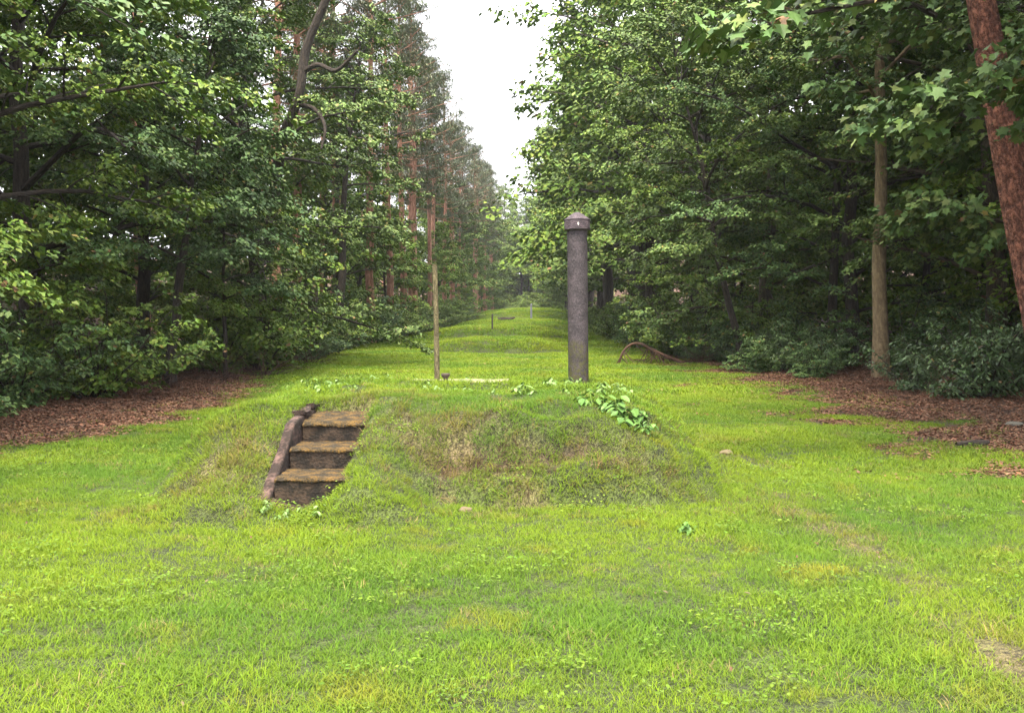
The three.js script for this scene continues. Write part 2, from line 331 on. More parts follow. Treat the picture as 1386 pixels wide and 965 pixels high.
const broad = {
  oakA: growTree({ seed: 11, H: 15, r0: 0.26, base: 0.9, rad: edgeRad(4.6), nLimb: 34, nSub: 9, nTwig: 5, nLeaf: 54, leaf: 0.090, shape: 'simple', pal: 'oak', split: true }),
  oakB: growTree({ seed: 12, H: 13, r0: 0.22, base: 0.6, rad: edgeRad(4.2), nLimb: 32, nSub: 9, nTwig: 5, nLeaf: 54, leaf: 0.085, shape: 'simple', pal: 'fresh', split: true }),
  beech: growTree({ seed: 13, H: 14, r0: 0.2, base: 0.5, rad: edgeRad(4.4), nLimb: 34, nSub: 9, nTwig: 5, nLeaf: 54, leaf: 0.080, shape: 'simple', pal: 'cool', split: true, curl: -0.7 }),
  maple: growTree({ seed: 14, H: 12, r0: 0.2, base: 2.4, rad: edgeRad(4.6), nLimb: 26, nSub: 8, nTwig: 5, nLeaf: 26, leaf: 0.135, width: 0.85, shape: 'maple', pal: 'maple', split: true, droop: 0.9, twigs: true }),
  farA: growTree({ seed: 15, H: 18, r0: 0.28, base: 3.4, rad: edgeRad(5.0), nLimb: 30, nSub: 7, nTwig: 3, nLeaf: 26, leaf: 0.21, shape: 'simple', pal: 'fresh', spread: 2.8 }),
  farB: growTree({ seed: 16, H: 16, r0: 0.25, base: 2.4, rad: edgeRad(4.6), nLimb: 28, nSub: 7, nTwig: 3, nLeaf: 26, leaf: 0.20, shape: 'simple', pal: 'oak', spread: 2.8 }),
  farC: growTree({ seed: 17, H: 9, r0: 0.14, base: 0.6, rad: edgeRad(3.2), nLimb: 26, nSub: 6, nTwig: 3, nLeaf: 28, leaf: 0.15, shape: 'simple', pal: 'fresh', spread: 2.8 }),
};
const P = {};
for (const k of ['oakA', 'oakB', 'beech', 'maple', 'farA', 'farB', 'farC']) P[k] = makeTree(broad[k], k !== 'oakA' ? M.barkDark : M.bark, k.startsWith('far') ? M.farLeaf : M.leaf);
const pineA = growPine({ seed: 31, H: 21, r0: 0.2, base: 11.5, rad: 3.0, nLimb: 34, nClump: 12, nNeedle: 22 });
const pineB = growPine({ seed: 32, H: 23, r0: 0.22, base: 9.5, rad: 3.3, nLimb: 40, nClump: 12, nNeedle: 22 });
P.pineA = makeTree(pineA, M.barkPine, M.needle); P.pineB = makeTree(pineB, M.barkPine, M.needle);
P.bushA = makeTree(growShrub({ seed: 41, H: 2.6, nStem: 18, nTwig: 10, nLeaf: 44, leaf: 0.078, shape: 'simple', pal: 'fresh' }), M.barkDark, M.leaf, ['stem', 'foliage']);
P.bushB = makeTree(growShrub({ seed: 42, H: 2.2, nStem: 18, nTwig: 10, nLeaf: 40, leaf: 0.078, shape: 'simple', pal: 'cool' }), M.barkDark, M.leaf, ['stem', 'foliage']);
P.bushC = makeTree(growShrub({ seed: 43, H: 1.9, nStem: 15, nTwig: 10, nLeaf: 26, leaf: 0.085, shape: 'oval', width: 0.5, pal: 'dark' }), M.barkDark, leafMat({ clearcoat: 0.7, clearcoatRoughness: 0.3, transmission: 0.2 }), ['stem', 'foliage']);
console.log('grown');

// ------------------------------------------------------------------ the single trees that can be told apart
const bushSpots = [];
{
  // oak with bare crooked limbs reaching over the ride
  const o = broad.oakA, t = makeTree(o, M.barkDark, M.leaf), x0 = -7.6, d0 = 27;
  t.name = numbered('oak_tree'); t.position.set(x0, ground(x0, d0), -d0); t.rotation.y = 2.2; tag(t, 'oak with dark crooked bare limbs arching toward the sky above the snag', 'tree');
  const limb = (pts, r0, r1) => { const c = new THREE.CatmullRomCurve3(pts.map(([x, y, d]) => V(x - x0, y - ground(x0, d0), -(d - d0)).applyAxisAngle(V(0, 1, 0), -2.2))).getPoints(24); const g = new Geo(); g.tube(c, taper(r0, r1, 25), 7, 0.2, 3); return part('limb', g.build(true), M.barkDark, t); };
  limb([[-7.4, 3.2, 27], [-6.9, 5.0, 26], [-6.35, 6.4, 25], [-5.85, 7.3, 24.6], [-5.65, 8.5, 24.6], [-4.9, 10.2, 24.4], [-4.6, 12, 24.5]], 0.17, 0.09);
  limb([[-5.8, 7.9, 24.6], [-5.3, 8.05, 24.4], [-4.8, 7.85, 24.2], [-4.2, 8.3, 24]], 0.08, 0.04);
  limb([[-5.95, 7.1, 24.7], [-5.4, 6.9, 24.4], [-5.1, 6.4, 24.2], [-5.15, 5.8, 24]], 0.07, 0.03);
  put(t);
}
{
  // slender leaning tree on the forest edge, pushed forward among the pines
  const g = growTree({ seed: 71, H: 13, r0: 0.19, base: 6.5, rad: edgeRad(3.4), nLimb: 22, nSub: 7, nTwig: 3, nLeaf: 40, leaf: 0.10, shape: 'simple', pal: 'oak', lean: [0.09, 0.0], split: true });
  const t = makeTree(g, M.barkDark, M.leaf); plant(t, 'leaning_tree', 'dark-trunked tree leaning over the shrubs in front of the orange pines', 'tree', -7.5, 38);
}
{
  // broken snag
  const g = new Geo(); g.tube([V(0, -0.2, 0), V(0.02, 0.8, 0), V(-0.03, 1.6, 0.03), V(0.03, 2.3, 0), V(0.02, 2.75, 0)], [0.3, 0.2, 0.17, 0.18, 0.09], 9, 0.5, 5);
  const t = thing('tree_snag', 'broken grey tree stub with a jagged top among the shrubs', 'tree stump', [-7.1, ground(-7.1, 31.5), -31.5]);
  const tr = part('trunk', g.build(true), M.bark, t);
  const b = new Geo(); b.tube([V(0, 2.2, 0), V(-0.3, 2.5, 0.05), V(-0.75, 2.55, 0.1), V(-0.95, 2.35, 0.1)], [0.1, 0.08, 0.06, 0.03], 6, 0.3, 2); part('limb', b.build(true), M.bark, tr);
  bushSpots.push(['bushB', -6.9, 30.2, 0.5]);
}
{
  // leaning red-barked pine
  const g = growPine({ seed: 33, H: 19, r0: 0.26, base: 10, rad: 3.2, nLimb: 30, nClump: 10, nNeedle: 20, path: t => V(-3.2 * t - 0.4 * Math.sin(t * 3), t * 19, 0) });
  const t = makeTree(g, M.barkRed, M.needle); plant(t, 'leaning_pine_tree', 'thick red-barked pine trunk leaning inward beside the dark evergreen shrubs', 'tree', 8.75, 15, {});
}
{
  // slender upright trunk on the edge of the litter
  const g = growTree({ seed: 72, H: 15, r0: 0.19, base: 5.6, rad: edgeRad(3.6), nLimb: 24, nSub: 7, nTwig: 4, nLeaf: 44, leaf: 0.10, shape: 'simple', pal: 'maple', lean: [-0.025, 0], wob: 0.006, split: true });
  const t = makeTree(g, M.barkPale, M.leaf); plant(t, 'slender_tree', 'slender pale brown trunk standing upright where litter meets the dark wood', 'tree', 8.6, 22);
}
{
  const g = growTree({ seed: 73, H: 13, r0: 0.15, base: 4.6, rad: edgeRad(3.4), nLimb: 22, nSub: 7, nTwig: 3, nLeaf: 44, leaf: 0.10, shape: 'simple', pal: 'fresh', wob: 0.006 });
  const t = makeTree(g, M.barkDark, M.leaf); plant(t, 'dark_trunk_tree', 'thin black-trunked tree just behind the slender pale trunk', 'tree', 8.9, 26.5);
  const g2 = growTree({ seed: 74, H: 10, r0: 0.11, base: 2.6, rad: edgeRad(3.0), nLimb: 22, nSub: 7, nTwig: 4, nLeaf: 44, leaf: 0.095, shape: 'simple', pal: 'oak', lean: [-0.22, 0.02] });
  plant(makeTree(g2, M.barkDark, M.leaf), 'leaning_sapling', 'dark thin sapling slanting over the ride next to the bent dead branch', 'tree', 6.5, 27);
  const g3 = growTree({ seed: 75, H: 8, r0: 0.12, base: 2.4, rad: edgeRad(2.6), nLimb: 20, nSub: 7, nTwig: 4, nLeaf: 44, leaf: 0.09, shape: 'simple', pal: 'dark', lean: [0.13, 0] });
  plant(makeTree(g3, M.barkDark, M.leaf), 'crooked_sapling', 'dark crooked sapling rising behind the brown litter strip near the steps', 'tree', -7.8, 20.5);
  const g4 = growTree({ seed: 76, H: 6, r0: 0.06, base: 1.8, rad: edgeRad(1.8), nLimb: 18, nSub: 6, nTwig: 3, nLeaf: 36, leaf: 0.085, shape: 'simple', pal: 'cool', lean: [0.02, 0] });
  plant(makeTree(g4, M.barkDark, M.leaf), 'thin_sapling', 'thin dark sapling beside the brown dead brush', 'tree', -7.3, 22.6);
}
// large-leaved maple over the litter, its trunk out of the picture
plant(P.maple, 'maple_tree', 'big-leaved maple whose low boughs hang in front of the red pine', 'tree', 7.6, 10.6, { turn: 0.6, scale: 1.08 });

// ------------------------------------------------------------------ edge trees, wood behind, pines
const R0 = rng(501);
const gEdgeL = 'leafy trees along the wooded edge behind the steps', gEdgeR = 'leafy trees along the wooded edge behind the bent branch';
const lDeep = 'broadleaf tree standing deep in the dark wood', gDeep = 'trees deep in the wood';
const lPine = 'tall pine with pale orange trunk and high grey-green crown', gPine = 'tall pines behind the leafy edge';
// near edge
for (const [k, x, d, s, turn, label] of [
  ['beech', -9.6, 9.5, 1.0, 2.7, 'cool green tree whose low sprays hang over the lawn before the dark wood'], ['oakB', -9.4, 14.5, 1.05, 3.9, 'fresh green tree overhanging the brown litter strip'],
  ['beech', -10.2, 19.0, 1.05, 4.0, 'cool green tree rising directly behind the dark crooked sapling'], ['oakB', -9.6, 23.5, 0.82, 0.5, 'fresh green tree behind the tangles of dry brown twigs'],
  ['oakB', -10.4, 31.5, 0.62, 3.0, 'fresh green tree standing behind the broken grey tree stub'],
]) plant(P[k], 'edge_tree', label, 'tree', x, d, { scale: s, turn, group: gEdgeL });
for (const [k, x, d, s, turn, label] of [
  ['oakA', 11.0, 21.5, 1.0, 1.0, 'dense oak-green tree just beside the slender pale trunk'], ['maple', 10.6, 17.6, 1.1, 3.0, 'big-leaved maple behind the evergreen shrubs and the red pine'], ['beech', 9.2, 26, 1.0, 2.0, 'cool green tree behind the thin black trunk'],
  ['oakA', 8.0, 30, 1.05, 4.0, 'oak-green tree directly behind the bent dead branch'], ['oakB', 6.9, 35, 1.15, 0.5, 'fresh yellow-green tree beyond the bent dead branch'], ['farB', 6.0, 40, 1.15, 5.2, 'tall oak-green tree whose boughs spread behind the vent pipe cap'],
  ['maple', 12, 12.6, 1.1, 4.2, 'big-leaved maple deep behind the leaning red pine'],
]) plant(P[k], 'ride_tree', label, 'tree', x, d, { scale: s, turn, group: gEdgeR });
// further along
for (let d = 39; d < 190; d += 5.2) {
  const low = R0() < (d < 95 ? 0.9 : 0.6); plant(P[low ? 'farC' : 'farB'], 'edge_tree', low ? 'low fresh green tree in the row under the pines' : 'taller oak-green tree standing in the row under the pines', 'tree', -9.6 + (R0() - 0.5) * 1.6 + curve(d), d + (R0() - 0.5) * 2, { scale: (d > 120 ? 0.9 : 0.8) + 0.25 * R0(), turn: R0() * 6.28, group: gEdgeL });
}
for (let d = 46; d < 190; d += 5.4) {
  const yel = R0() < 0.5; plant(P[yel ? 'farA' : 'farB'], 'ride_tree', yel ? 'tall yellow-green tree in the distant row opposite the pines' : 'tall oak-green tree in the distant row opposite the pines', 'tree', 6.5 + (R0() - 0.5) * 1.2 + curve(d) * 0.4, d + (R0() - 0.5) * 2, { scale: 1.15 + 0.25 * R0(), turn: R0() * 6.28, group: gEdgeR });
}
// deep wood
for (let d = 3; d < 80; d += 6) for (const [s, x0] of [[-1, 14.5], [1, 13.5], [-1, 20], [1, 19], [1, 25], [-1, 26]]) {
  if (x0 > 15 && (d < 8 || d > 56)) continue;
  plant(P[s < 0 && d > 26 ? 'farC' : ['farB', 'farA', 'farC'][Math.floor(R0() * 3)]], 'wood_tree', lDeep, 'tree', s * (x0 + (R0() - 0.5) * 3), d + R0() * 4, { scale: 0.85 + 0.3 * R0(), turn: R0() * 6.28, group: gDeep });
}
for (let k = 0; k < 16; k++) plant(P.farC, 'wood_tree', lDeep, 'tree', 11.2 + (k % 3) * 2.6 + R0(), 13 + k * 2.3, { scale: 0.8 + 0.3 * R0(), turn: R0() * 6.28, group: gDeep });
for (const [x, d, k, s] of [[-12.2, 40, 'pineA', 1], [-9.6, 36, 'pineB', 0.95], [-9.3, 39, 'pineA', 1.05], [-7.4, 46, 'pineA', 1], [-9.1, 46, 'pineB', 1], [-8.0, 68, 'pineB', 0.95], [-8.7, 74, 'pineA', 1.05], [-13.5, 33, 'pineB', 1], [-11, 52, 'pineA', 1]])
  plant(P[k], 'pine_tree', lPine, 'tree', x, d, { scale: s, turn: R0() * 6.28, group: gPine });
for (let d = 54; d < 185; d += 5) {
  plant(P[R0() < 0.5 ? 'pineA' : 'pineB'], 'pine_tree', lPine, 'tree', -7.6 + curve(d) - R0() * 1.5, d + R0() * 3, { scale: 0.9 + 0.15 * R0(), turn: R0() * 6.28, group: gPine });
  if (d % 10 < 5) plant(P[R0() < 0.5 ? 'pineA' : 'pineB'], 'pine_tree', lPine, 'tree', -11 - R0() * 5, d + R0() * 3, { scale: 0.9 + 0.15 * R0(), turn: R0() * 6.28, group: gPine });
}
// the far end of the ride
for (let k = 0; k < 9; k++) plant(P[k % 2 ? 'farA' : 'farB'], 'far_tree', 'hazy tree closing the far end of the ride', 'tree', -6 + k * 2.4, 196 + (k % 3) * 7, { scale: 0.95 + 0.2 * R0(), turn: R0() * 6.28, group: 'trees closing the far end of the ride' });

for (let k = 0; k < 14; k++) plant(P.farC, 'end_tree', 'low dark tree across the far end of the ride behind the last mound', 'tree', -6 + k * 1.5, 172 + (k % 4) * 5, { scale: 1.6 + 0.3 * R0(), turn: R0() * 6.28, group: 'low trees across the far end' });

// ------------------------------------------------------------------ shrubs
const gShrub = 'shrubs under the edge trees', lEver = 'dark glossy evergreen shrub at the foot of the leaning red pine';
for (let d = 24; d < 110; d += 3.1) bushSpots.push([R0() < 0.6 ? 'bushA' : 'bushB', -8.0 + curve(d) + (R0() - 0.5) * 0.9, d + R0(), 0.85 + 0.5 * R0()]);
for (let d = 33; d < 100; d += 3.4) bushSpots.push([R0() < 0.5 ? 'bushA' : 'bushB', 5.8 + 0.5 * curve(d) + (R0() - 0.5) * 0.9, d + R0(), 0.7 + 0.4 * R0()]);
for (let d = 34; d < 90; d += 4.2) bushSpots.push(['bushB', 8.6 + 0.4 * curve(d) + R0(), d + R0(), 1.2 + 0.3 * R0()]);
for (const [x, d, s] of [[6.4, 24.6, 0.6], [7.1, 22.4, 0.5], [5.9, 31.6, 0.8], [6.1, 29.4, 0.6], [-8.2, 12.5, 0.8], [-8.6, 15.5, 0.9], [-9, 18, 0.9], [-9, 21.8, 0.8], [7.2, 27.8, 0.85], [6.9, 30.4, 0.8], [8.0, 25.3, 0.8], [9.8, 24, 1], [11, 22, 1], [11.5, 19, 1]]) bushSpots.push(['bushB', x, d, s]);
for (let k = 0; k < 9; k++) bushSpots.push(['bushA', -3 + k * 1.5, 158 + (k % 3) * 4, 1.8]);
bushSpots.push(['bushA', -7.2, 25.2, 1.5], ['bushA', -8.0, 17.2, 1.1], ['bushA', 6.2, 33, 1.0], ['bushA', 7.4, 29, 1.2], ['bushA', 6.6, 36, 1.2]);
const shrubLabel = (k, x, d) => d > 150 ? 'dark shrub across the far end of the ride' : (k === 'bushA' ? 'bright yellow-green shrub ' : 'dull green shrub ') + (x < 0 ? (d < 23 ? 'at the back of the brown litter strip' : 'at the foot of the row under the pines') : (d < 32 ? 'between the bent branch and the slender trunk' : 'at the foot of the row opposite the pines'));
for (const [k, x, d, s] of bushSpots) plant(P[k], 'forest_shrub', shrubLabel(k, x, d), 'shrub', x, d, { scale: s, turn: R0() * 6.28, group: gShrub });
for (const [x, d, s] of [[8.2, 16.6, 0.95], [9.2, 17.8, 1.1], [7.9, 18.6, 0.7], [9.1, 14.2, 0.9]]) plant(P.bushC, 'evergreen_shrub', lEver, 'shrub', x, d, { scale: s, turn: R0() * 6.28, group: 'evergreen shrubs by the red pine' });
for (const [x, d, s] of [[6.9, 25.0, 0.85], [7.7, 23.8, 0.8], [6.4, 28.6, 0.8]]) plant(P.bushC, 'glossy_shrub', 'glossy dark shrub between the slender trunk and the bent dead branch', 'shrub', x, d, { scale: s, turn: R0() * 6.28, group: 'glossy shrubs by the bent branch' });
{
  const make = seed => { const r = rng(seed), g = new Geo(); for (let k = 0; k < 26; k++) { const st = bend(V((r() - 0.5) * 0.7, -0.05, (r() - 0.5) * 0.7), turned(V(1, 0, 0), r() * 6.28, 0.3 + r() * 1.1), 0.5 + r() * 0.8, 5, -0.7, 0.4, r); g.tube(st, taper(0.012, 0.003, 6), 3); for (let j = 0; j < 3; j++) { const [p, d] = along(st, 0.3 + 0.6 * r()); const tw = bend(p, turned(d, (r() - 0.5) * 2.4, (r() - 0.3)), 0.3, 3, -0.5, 0.4, r); g.tube(tw, taper(0.006, 0.002, 4), 3); } } return g.build(true); };
  const geo = make(61);
  for (const [x, d, s, n] of [[-6.9, 21.6, 1.0, 0], [-6.5, 23.2, 1.0, 1], [-6.6, 28.2, 0.9, 2], [5.6, 28.4, 0.9, 3], [-7.4, 19.4, 0.8, 4]]) {
    const t = thing('dead_brush', 'tangle of dry brown twigs on the edge of the wood', 'brushwood', [x, ground(x, d), -d], 'tangles of dry brown twigs'); t.rotation.y = n * 1.7; t.scale.setScalar(s); part('twig', geo, M.deadWood, t, 'stuff');
  }
}

// ------------------------------------------------------------------ steps into the mound
{
  const r = rng(81), t = thing('concrete_steps', 'mossy sunken concrete steps with a crumbling side wall cut into the mound', 'steps', [-2.0, 0, -7.42]);
  const conc = new THREE.MeshStandardMaterial({ map: noiseTexture(256, (u, v) => mixc([0.10, 0.08, 0.055], [0.24, 0.19, 0.145], clamp(0.5 + PN(u, v, 8, 1) + 0.7 * PN(u, v, 40, 2)))), bumpMap: noiseTexture(256, (u, v) => { const q = 0.5 + 0.6 * PN(u, v, 30, 3) + 0.4 * PN(u, v, 70, 4); return [q, q, q]; }, false), bumpScale: 0.006, roughness: 1 });
  const wallM = new THREE.MeshStandardMaterial({ map: noiseTexture(256, (u, v) => mixc([0.15, 0.11, 0.09], [0.37, 0.29, 0.26], clamp(0.3 + 1.1 * PN(u, v, 7, 6) + 0.7 * PN(u, v, 36, 7)))), bumpMap: conc.bumpMap, bumpScale: 0.006, roughness: 1 });
  const mossM = new THREE.MeshStandardMaterial({ map: noiseTexture(256, (u, v) => mixc([0.15, 0.12, 0.055], [0.37, 0.275, 0.10], clamp(0.45 + 0.9 * PN(u, v, 10, 8) + 0.8 * PN(u, v, 60, 9)))), bumpMap: conc.bumpMap, bumpScale: 0.02, roughness: 1 });
  const rough = (geo, a, f, s) => { const p = geo.attributes.position; for (let k = 0; k < p.count; k++) { const x = p.getX(k), y = p.getY(k), z = p.getZ(k); p.setXYZ(k, x + a * N(x * f, y * f, z * f + s), y + a * N(x * f + 7, y * f, z * f + s), z + a * N(x * f, y * f + 9, z * f + s)); } geo.computeVertexNormals(); return geo; };
  steps.forEach(([d, h], k) => {
    const depth = k === 2 ? 0.8 : 0.56, ht = 0.30, w = 0.62;
    const b = rough(new THREE.BoxGeometry(w, ht, depth, 24, 8, 14), 0.010, 7, k).translate(w / 2, h - ht / 2, -(d - 7.42) - depth / 2);
    { const q = b.attributes.position, u = b.attributes.uv, nn = b.attributes.normal; for (let m = 0; m < q.count; m++) u.setXY(m, (q.getX(m) + q.getZ(m) * 0.37) * 1.3, (q.getY(m) + q.getZ(m)) * 1.3); }
    const s = part('step', b, conc, t);
    const sh = new Geo(), nx = 26, nz = 12; // moss cushion over the tread and its rounded nose
    for (let j = 0; j <= nz; j++) for (let i = 0; i <= nx; i++) {
      const u = i / nx, v = j / nz, x = u * w; let y, z; const thick = 0.004 + 0.010 * N(x * 7, v * 5, k * 3 + 2) + 0.008 * N(x * 20, v * 12, k);
      const nose = 0.008 + 0.02 * Math.max(0, N(x * 6, k * 5)) + 0.012 * N(x * 22, k * 3);
      if (j === 0) { y = h - nose; z = 0.012; } else if (j === 1) { y = h + 0.004 + thick * 0.2; z = 0.02; } else { z = 0.02 - (v - 1 / nz) * (depth - 0.05); y = h + thick + 0.016 + (k === 2 ? 0.05 * v : 0); }
      sh.v(x, y, z - (d - 7.42), null, x, z);
    }
    for (let j = 0; j < nz; j++) for (let i = 0; i < nx; i++) { const a = j * (nx + 1) + i, c = a + nx + 1; sh.t(a, a + 1, c); sh.t(a + 1, c + 1, c); }
    const m = part('moss', sh.build(true), mossM, s); m.material.side = THREE.DoubleSide;
  });
  // side wall: sloping, then level; long profile cut in the plane of the wall
  const s = new THREE.Shape(); [[-0.12, -0.2], [-0.12, 0.12], [0.12, 0.26], [0.45, 0.45], [0.78, 0.61], [1.0, 0.66], [1.95, 0.71], [1.95, -0.2]].forEach(([d, y], k) => k ? s.lineTo(d, y) : s.moveTo(d, y));
  const g = new THREE.ExtrudeGeometry(s, { depth: 0.05, bevelEnabled: true, bevelSize: 0.015, bevelThickness: 0.02, bevelSegments: 2, curveSegments: 4, steps: 4 }); g.rotateY(Math.PI / 2).translate(-0.08, 0, 0);
  const w = part('side_wall', rough(g, 0.022, 3.5, 2), wallM, t);
  for (const [d, y, q] of [[1.2, 0.68, 0.3], [1.6, 0.70, 0.3]]) { const c = rough(new THREE.BoxGeometry(0.13, 0.04, q, 6, 3, 8), 0.03, 9, d).translate(-0.06, y + 0.02, -d); part('coping_stone', c, wallM, w); }
}

// ------------------------------------------------------------------ vent pipe, stake, slab, stub
{
  const x = 0.69, d = 11, y0 = ground(x, d) - 0.08, t = thing('vent_pipe', 'tall dark brown vent pipe with a conical cap standing on the mound', 'vent pipe', [x, y0, -d]); t.rotation.z = 0.012;
  const top = 2.60 - y0;
  const rust = new THREE.MeshStandardMaterial({ roughness: 0.85, bumpScale: 0.006,
    map: noiseTexture(512, (u, v) => { const a = u * 6.2832, cx = Math.cos(a) * 0.12, cz = Math.sin(a) * 0.12, y = v * 2.1, n = q => perlin.noise(cx * q + 3, y * q, cz * q + 8); // speckled rust
      let c = mixc([0.16, 0.145, 0.155], [0.30, 0.265, 0.28], clamp(0.5 + 0.5 * n(9) + 0.7 * n(60) + 0.5 * n(140)));
      const moss = sstep(0.7, 0.3, y + 0.3 * n(6)) * clamp(0.45 + n(25)); return mixc(c, [0.27, 0.27, 0.10], moss * 0.85); }),
    bumpMap: noiseTexture(256, (u, v) => { const q = 0.5 + 0.6 * PN(u, v, 60, 3) + 0.4 * PN(u, v, 110, 4); return [q, q, q]; }, false) });
  const tube = new THREE.LatheGeometry([[0.121, 0], [0.121, 0.3], [0.12, 0.8], [0.121, 1.3], [0.119, top]].map(p => new THREE.Vector2(...p)), 40);
  { const p = tube.attributes.position, u = tube.attributes.uv; for (let k = 0; k < p.count; k++) u.setXY(k, u.getX(k), p.getY(k) / 2.1); }
  const capM = new THREE.MeshStandardMaterial({ roughness: 0.8, map: noiseTexture(256, (u, v) => mixc([0.19, 0.16, 0.18], [0.35, 0.30, 0.32], clamp(0.5 + 0.7 * PN(u, v, 14, 3) + 0.7 * PN(u, v, 70, 5)))), bumpMap: rust.bumpMap, bumpScale: 0.006 });
  part('pipe', tube, rust, t);
  const cap = part('cap', new THREE.LatheGeometry([[0.115, -0.01], [0.150, -0.005], [0.153, 0.01], [0.153, 0.115], [0.149, 0.125], [0.09, 0.170], [0.045, 0.198], [0.018, 0.208], [0, 0.210]].map(p => new THREE.Vector2(...p)), 40), capM, t); cap.position.y = top;
  const band = new THREE.TorusGeometry(0.1535, 0.004, 6, 40).rotateX(Math.PI / 2); part('rim', band, capM, cap).position.y = 0.115;
  const dot = new THREE.SphereGeometry(0.014, 10, 8).scale(0.6, 1.4, 0.3); const m = part('lichen_spot', dot, new THREE.MeshStandardMaterial({ color: 0xd8d4d0, roughness: 1 }), cap); m.position.set(0.004, 0.06, 0.153);
}
{
  const x = -1.02, d = 11.1, y0 = ground(x, d) - 0.1, t = thing('wooden_stake', 'thin weathered wooden stake standing beside the slab on the mound', 'stake', [x, y0, -d]);
  const g = new Geo(); g.tube([V(0.012, 0, 0), V(0.008, 0.5, 0), V(0, 1.0, 0.01), V(-0.014, 2.2 - y0, 0)], [0.034, 0.032, 0.031, 0.030], 8, 0.15, 3);
  part('shaft', g.build(true), barkMaterial([0.31, 0.28, 0.20], [0.52, 0.48, 0.34], 0.9, 24, [2, 0.7]), t);
}
const concM = new THREE.MeshStandardMaterial({ roughness: 1, map: noiseTexture(256, (u, v) => mixc([0.36, 0.36, 0.25], [0.62, 0.60, 0.46], clamp(0.5 + 0.7 * PN(u, v, 8, 3) + 0.6 * PN(u, v, 50, 5)))) });
{
  const g = new THREE.BoxGeometry(1.25, 0.12, 0.7, 20, 2, 10), p = g.attributes.position; for (let k = 0; k < p.count; k++) { p.setX(k, p.getX(k) + 0.02 * N(p.getZ(k) * 4, 1)); p.setZ(k, p.getZ(k) + 0.03 * N(p.getX(k) * 3, 2)); p.setY(k, p.getY(k) + 0.015 * N(p.getX(k) * 3, p.getZ(k) * 3)); } g.computeVertexNormals();
  const m = part('concrete_slab', g, concM, scene); m.position.set(-0.78, ground(-0.78, 11) - 0.0, -11.15); tag(m, 'pale concrete slab lying in the grass on top of the mound', 'slab');
}
{
  const x = -0.9, d = 11.0, t = thing('pipe_stub', 'small dark pipe stub with a flared rim beside the wooden stake', 'pipe stub', [x, ground(x, d) + 0.0, -d]);
  const m = new THREE.MeshStandardMaterial({ color: 0x4a4038, roughness: 0.9, side: THREE.DoubleSide });
  part('neck', new THREE.CylinderGeometry(0.025, 0.03, 0.12, 12).translate(0, 0.06, 0), m, t);
  part('rim', new THREE.LatheGeometry([[0.024, 0.1], [0.05, 0.125], [0.055, 0.155], [0.042, 0.16], [0.02, 0.13]].map(p => new THREE.Vector2(...p)), 16), m, t);
}
// posts on the further mounds
for (const [x, d, h, r0, label, c] of [[-1.7, 55, 1.0, 0.05, 'short dark post on the farther mound', 0x3c3a34], [1.1, 98, 1.9, 0.11, 'grey vent pipe on the farthest mound', 0x6f7278]]) {
  const t = thing('marker_post', label, 'post', [x, ground(x, d) - 0.1, -d]); const mm = new THREE.MeshStandardMaterial({ color: c, roughness: 0.9 });
  part('shaft', new THREE.CylinderGeometry(r0, r0 * 1.05, h, 14).translate(0, h / 2, 0), mm, t); part('cap', new THREE.ConeGeometry(r0 * 1.3, r0 * 1.2, 14).translate(0, h + r0 * 0.55, 0), mm, t);
}
{
  const x = -1.3, d = 80, t = thing('dark_log', 'short dark log lying on the far mound', 'log', [x, ground(x, d) + 0.08, -d]); const g = new Geo(); g.tube([V(-0.7, 0, 0), V(-0.2, 0.06, 0), V(0.3, 0.02, 0.1), V(0.8, 0.16, 0.1)], [0.16, 0.18, 0.16, 0.08], 8, 0.3, 4); part('bark', g.build(true), M.barkDark, t);
}
// bent dead branch with its twigs
{
  const t = thing('bent_branch', 'dead brown branch bent into an arch over dry twigs at the edge of the grass', 'branch', [0, 0, 0]); const D = 28;
  const gz = (x) => ground(x, D), at = (x, h, dd = 0) => V(x, gz(x) + h, -(D + dd));
  const main = new THREE.CatmullRomCurve3([at(2.98, -0.05), at(3.06, 0.32), at(3.32, 0.60, 0.1), at(3.62, 0.64, 0.1), at(3.95, 0.46, 0), at(4.35, 0.26, -0.1), at(4.95, 0.05, -0.1)]).getPoints(40);
  const g = new Geo(); g.tube(main, main.map((_, k) => lerp(0.028, 0.058, k / 40)), 8, 0.5, 2); const b = part('stem', g.build(true), M.deadWood, t);
  const r = rng(91); for (let k = 0; k < 22; k++) { const [p] = along(main, 0.08 + 0.8 * r()), q = bend(p, V((r() - 0.4) * 1.6, -0.5 - r() * 0.4, (r() - 0.5)), 0.45 + 0.3 * r(), 5, 0.3, 0.4, r); const gg = new Geo(); gg.tube(q, taper(0.02, 0.006, 6), 5); part('twig', gg.build(true), M.deadWood, b); }
}
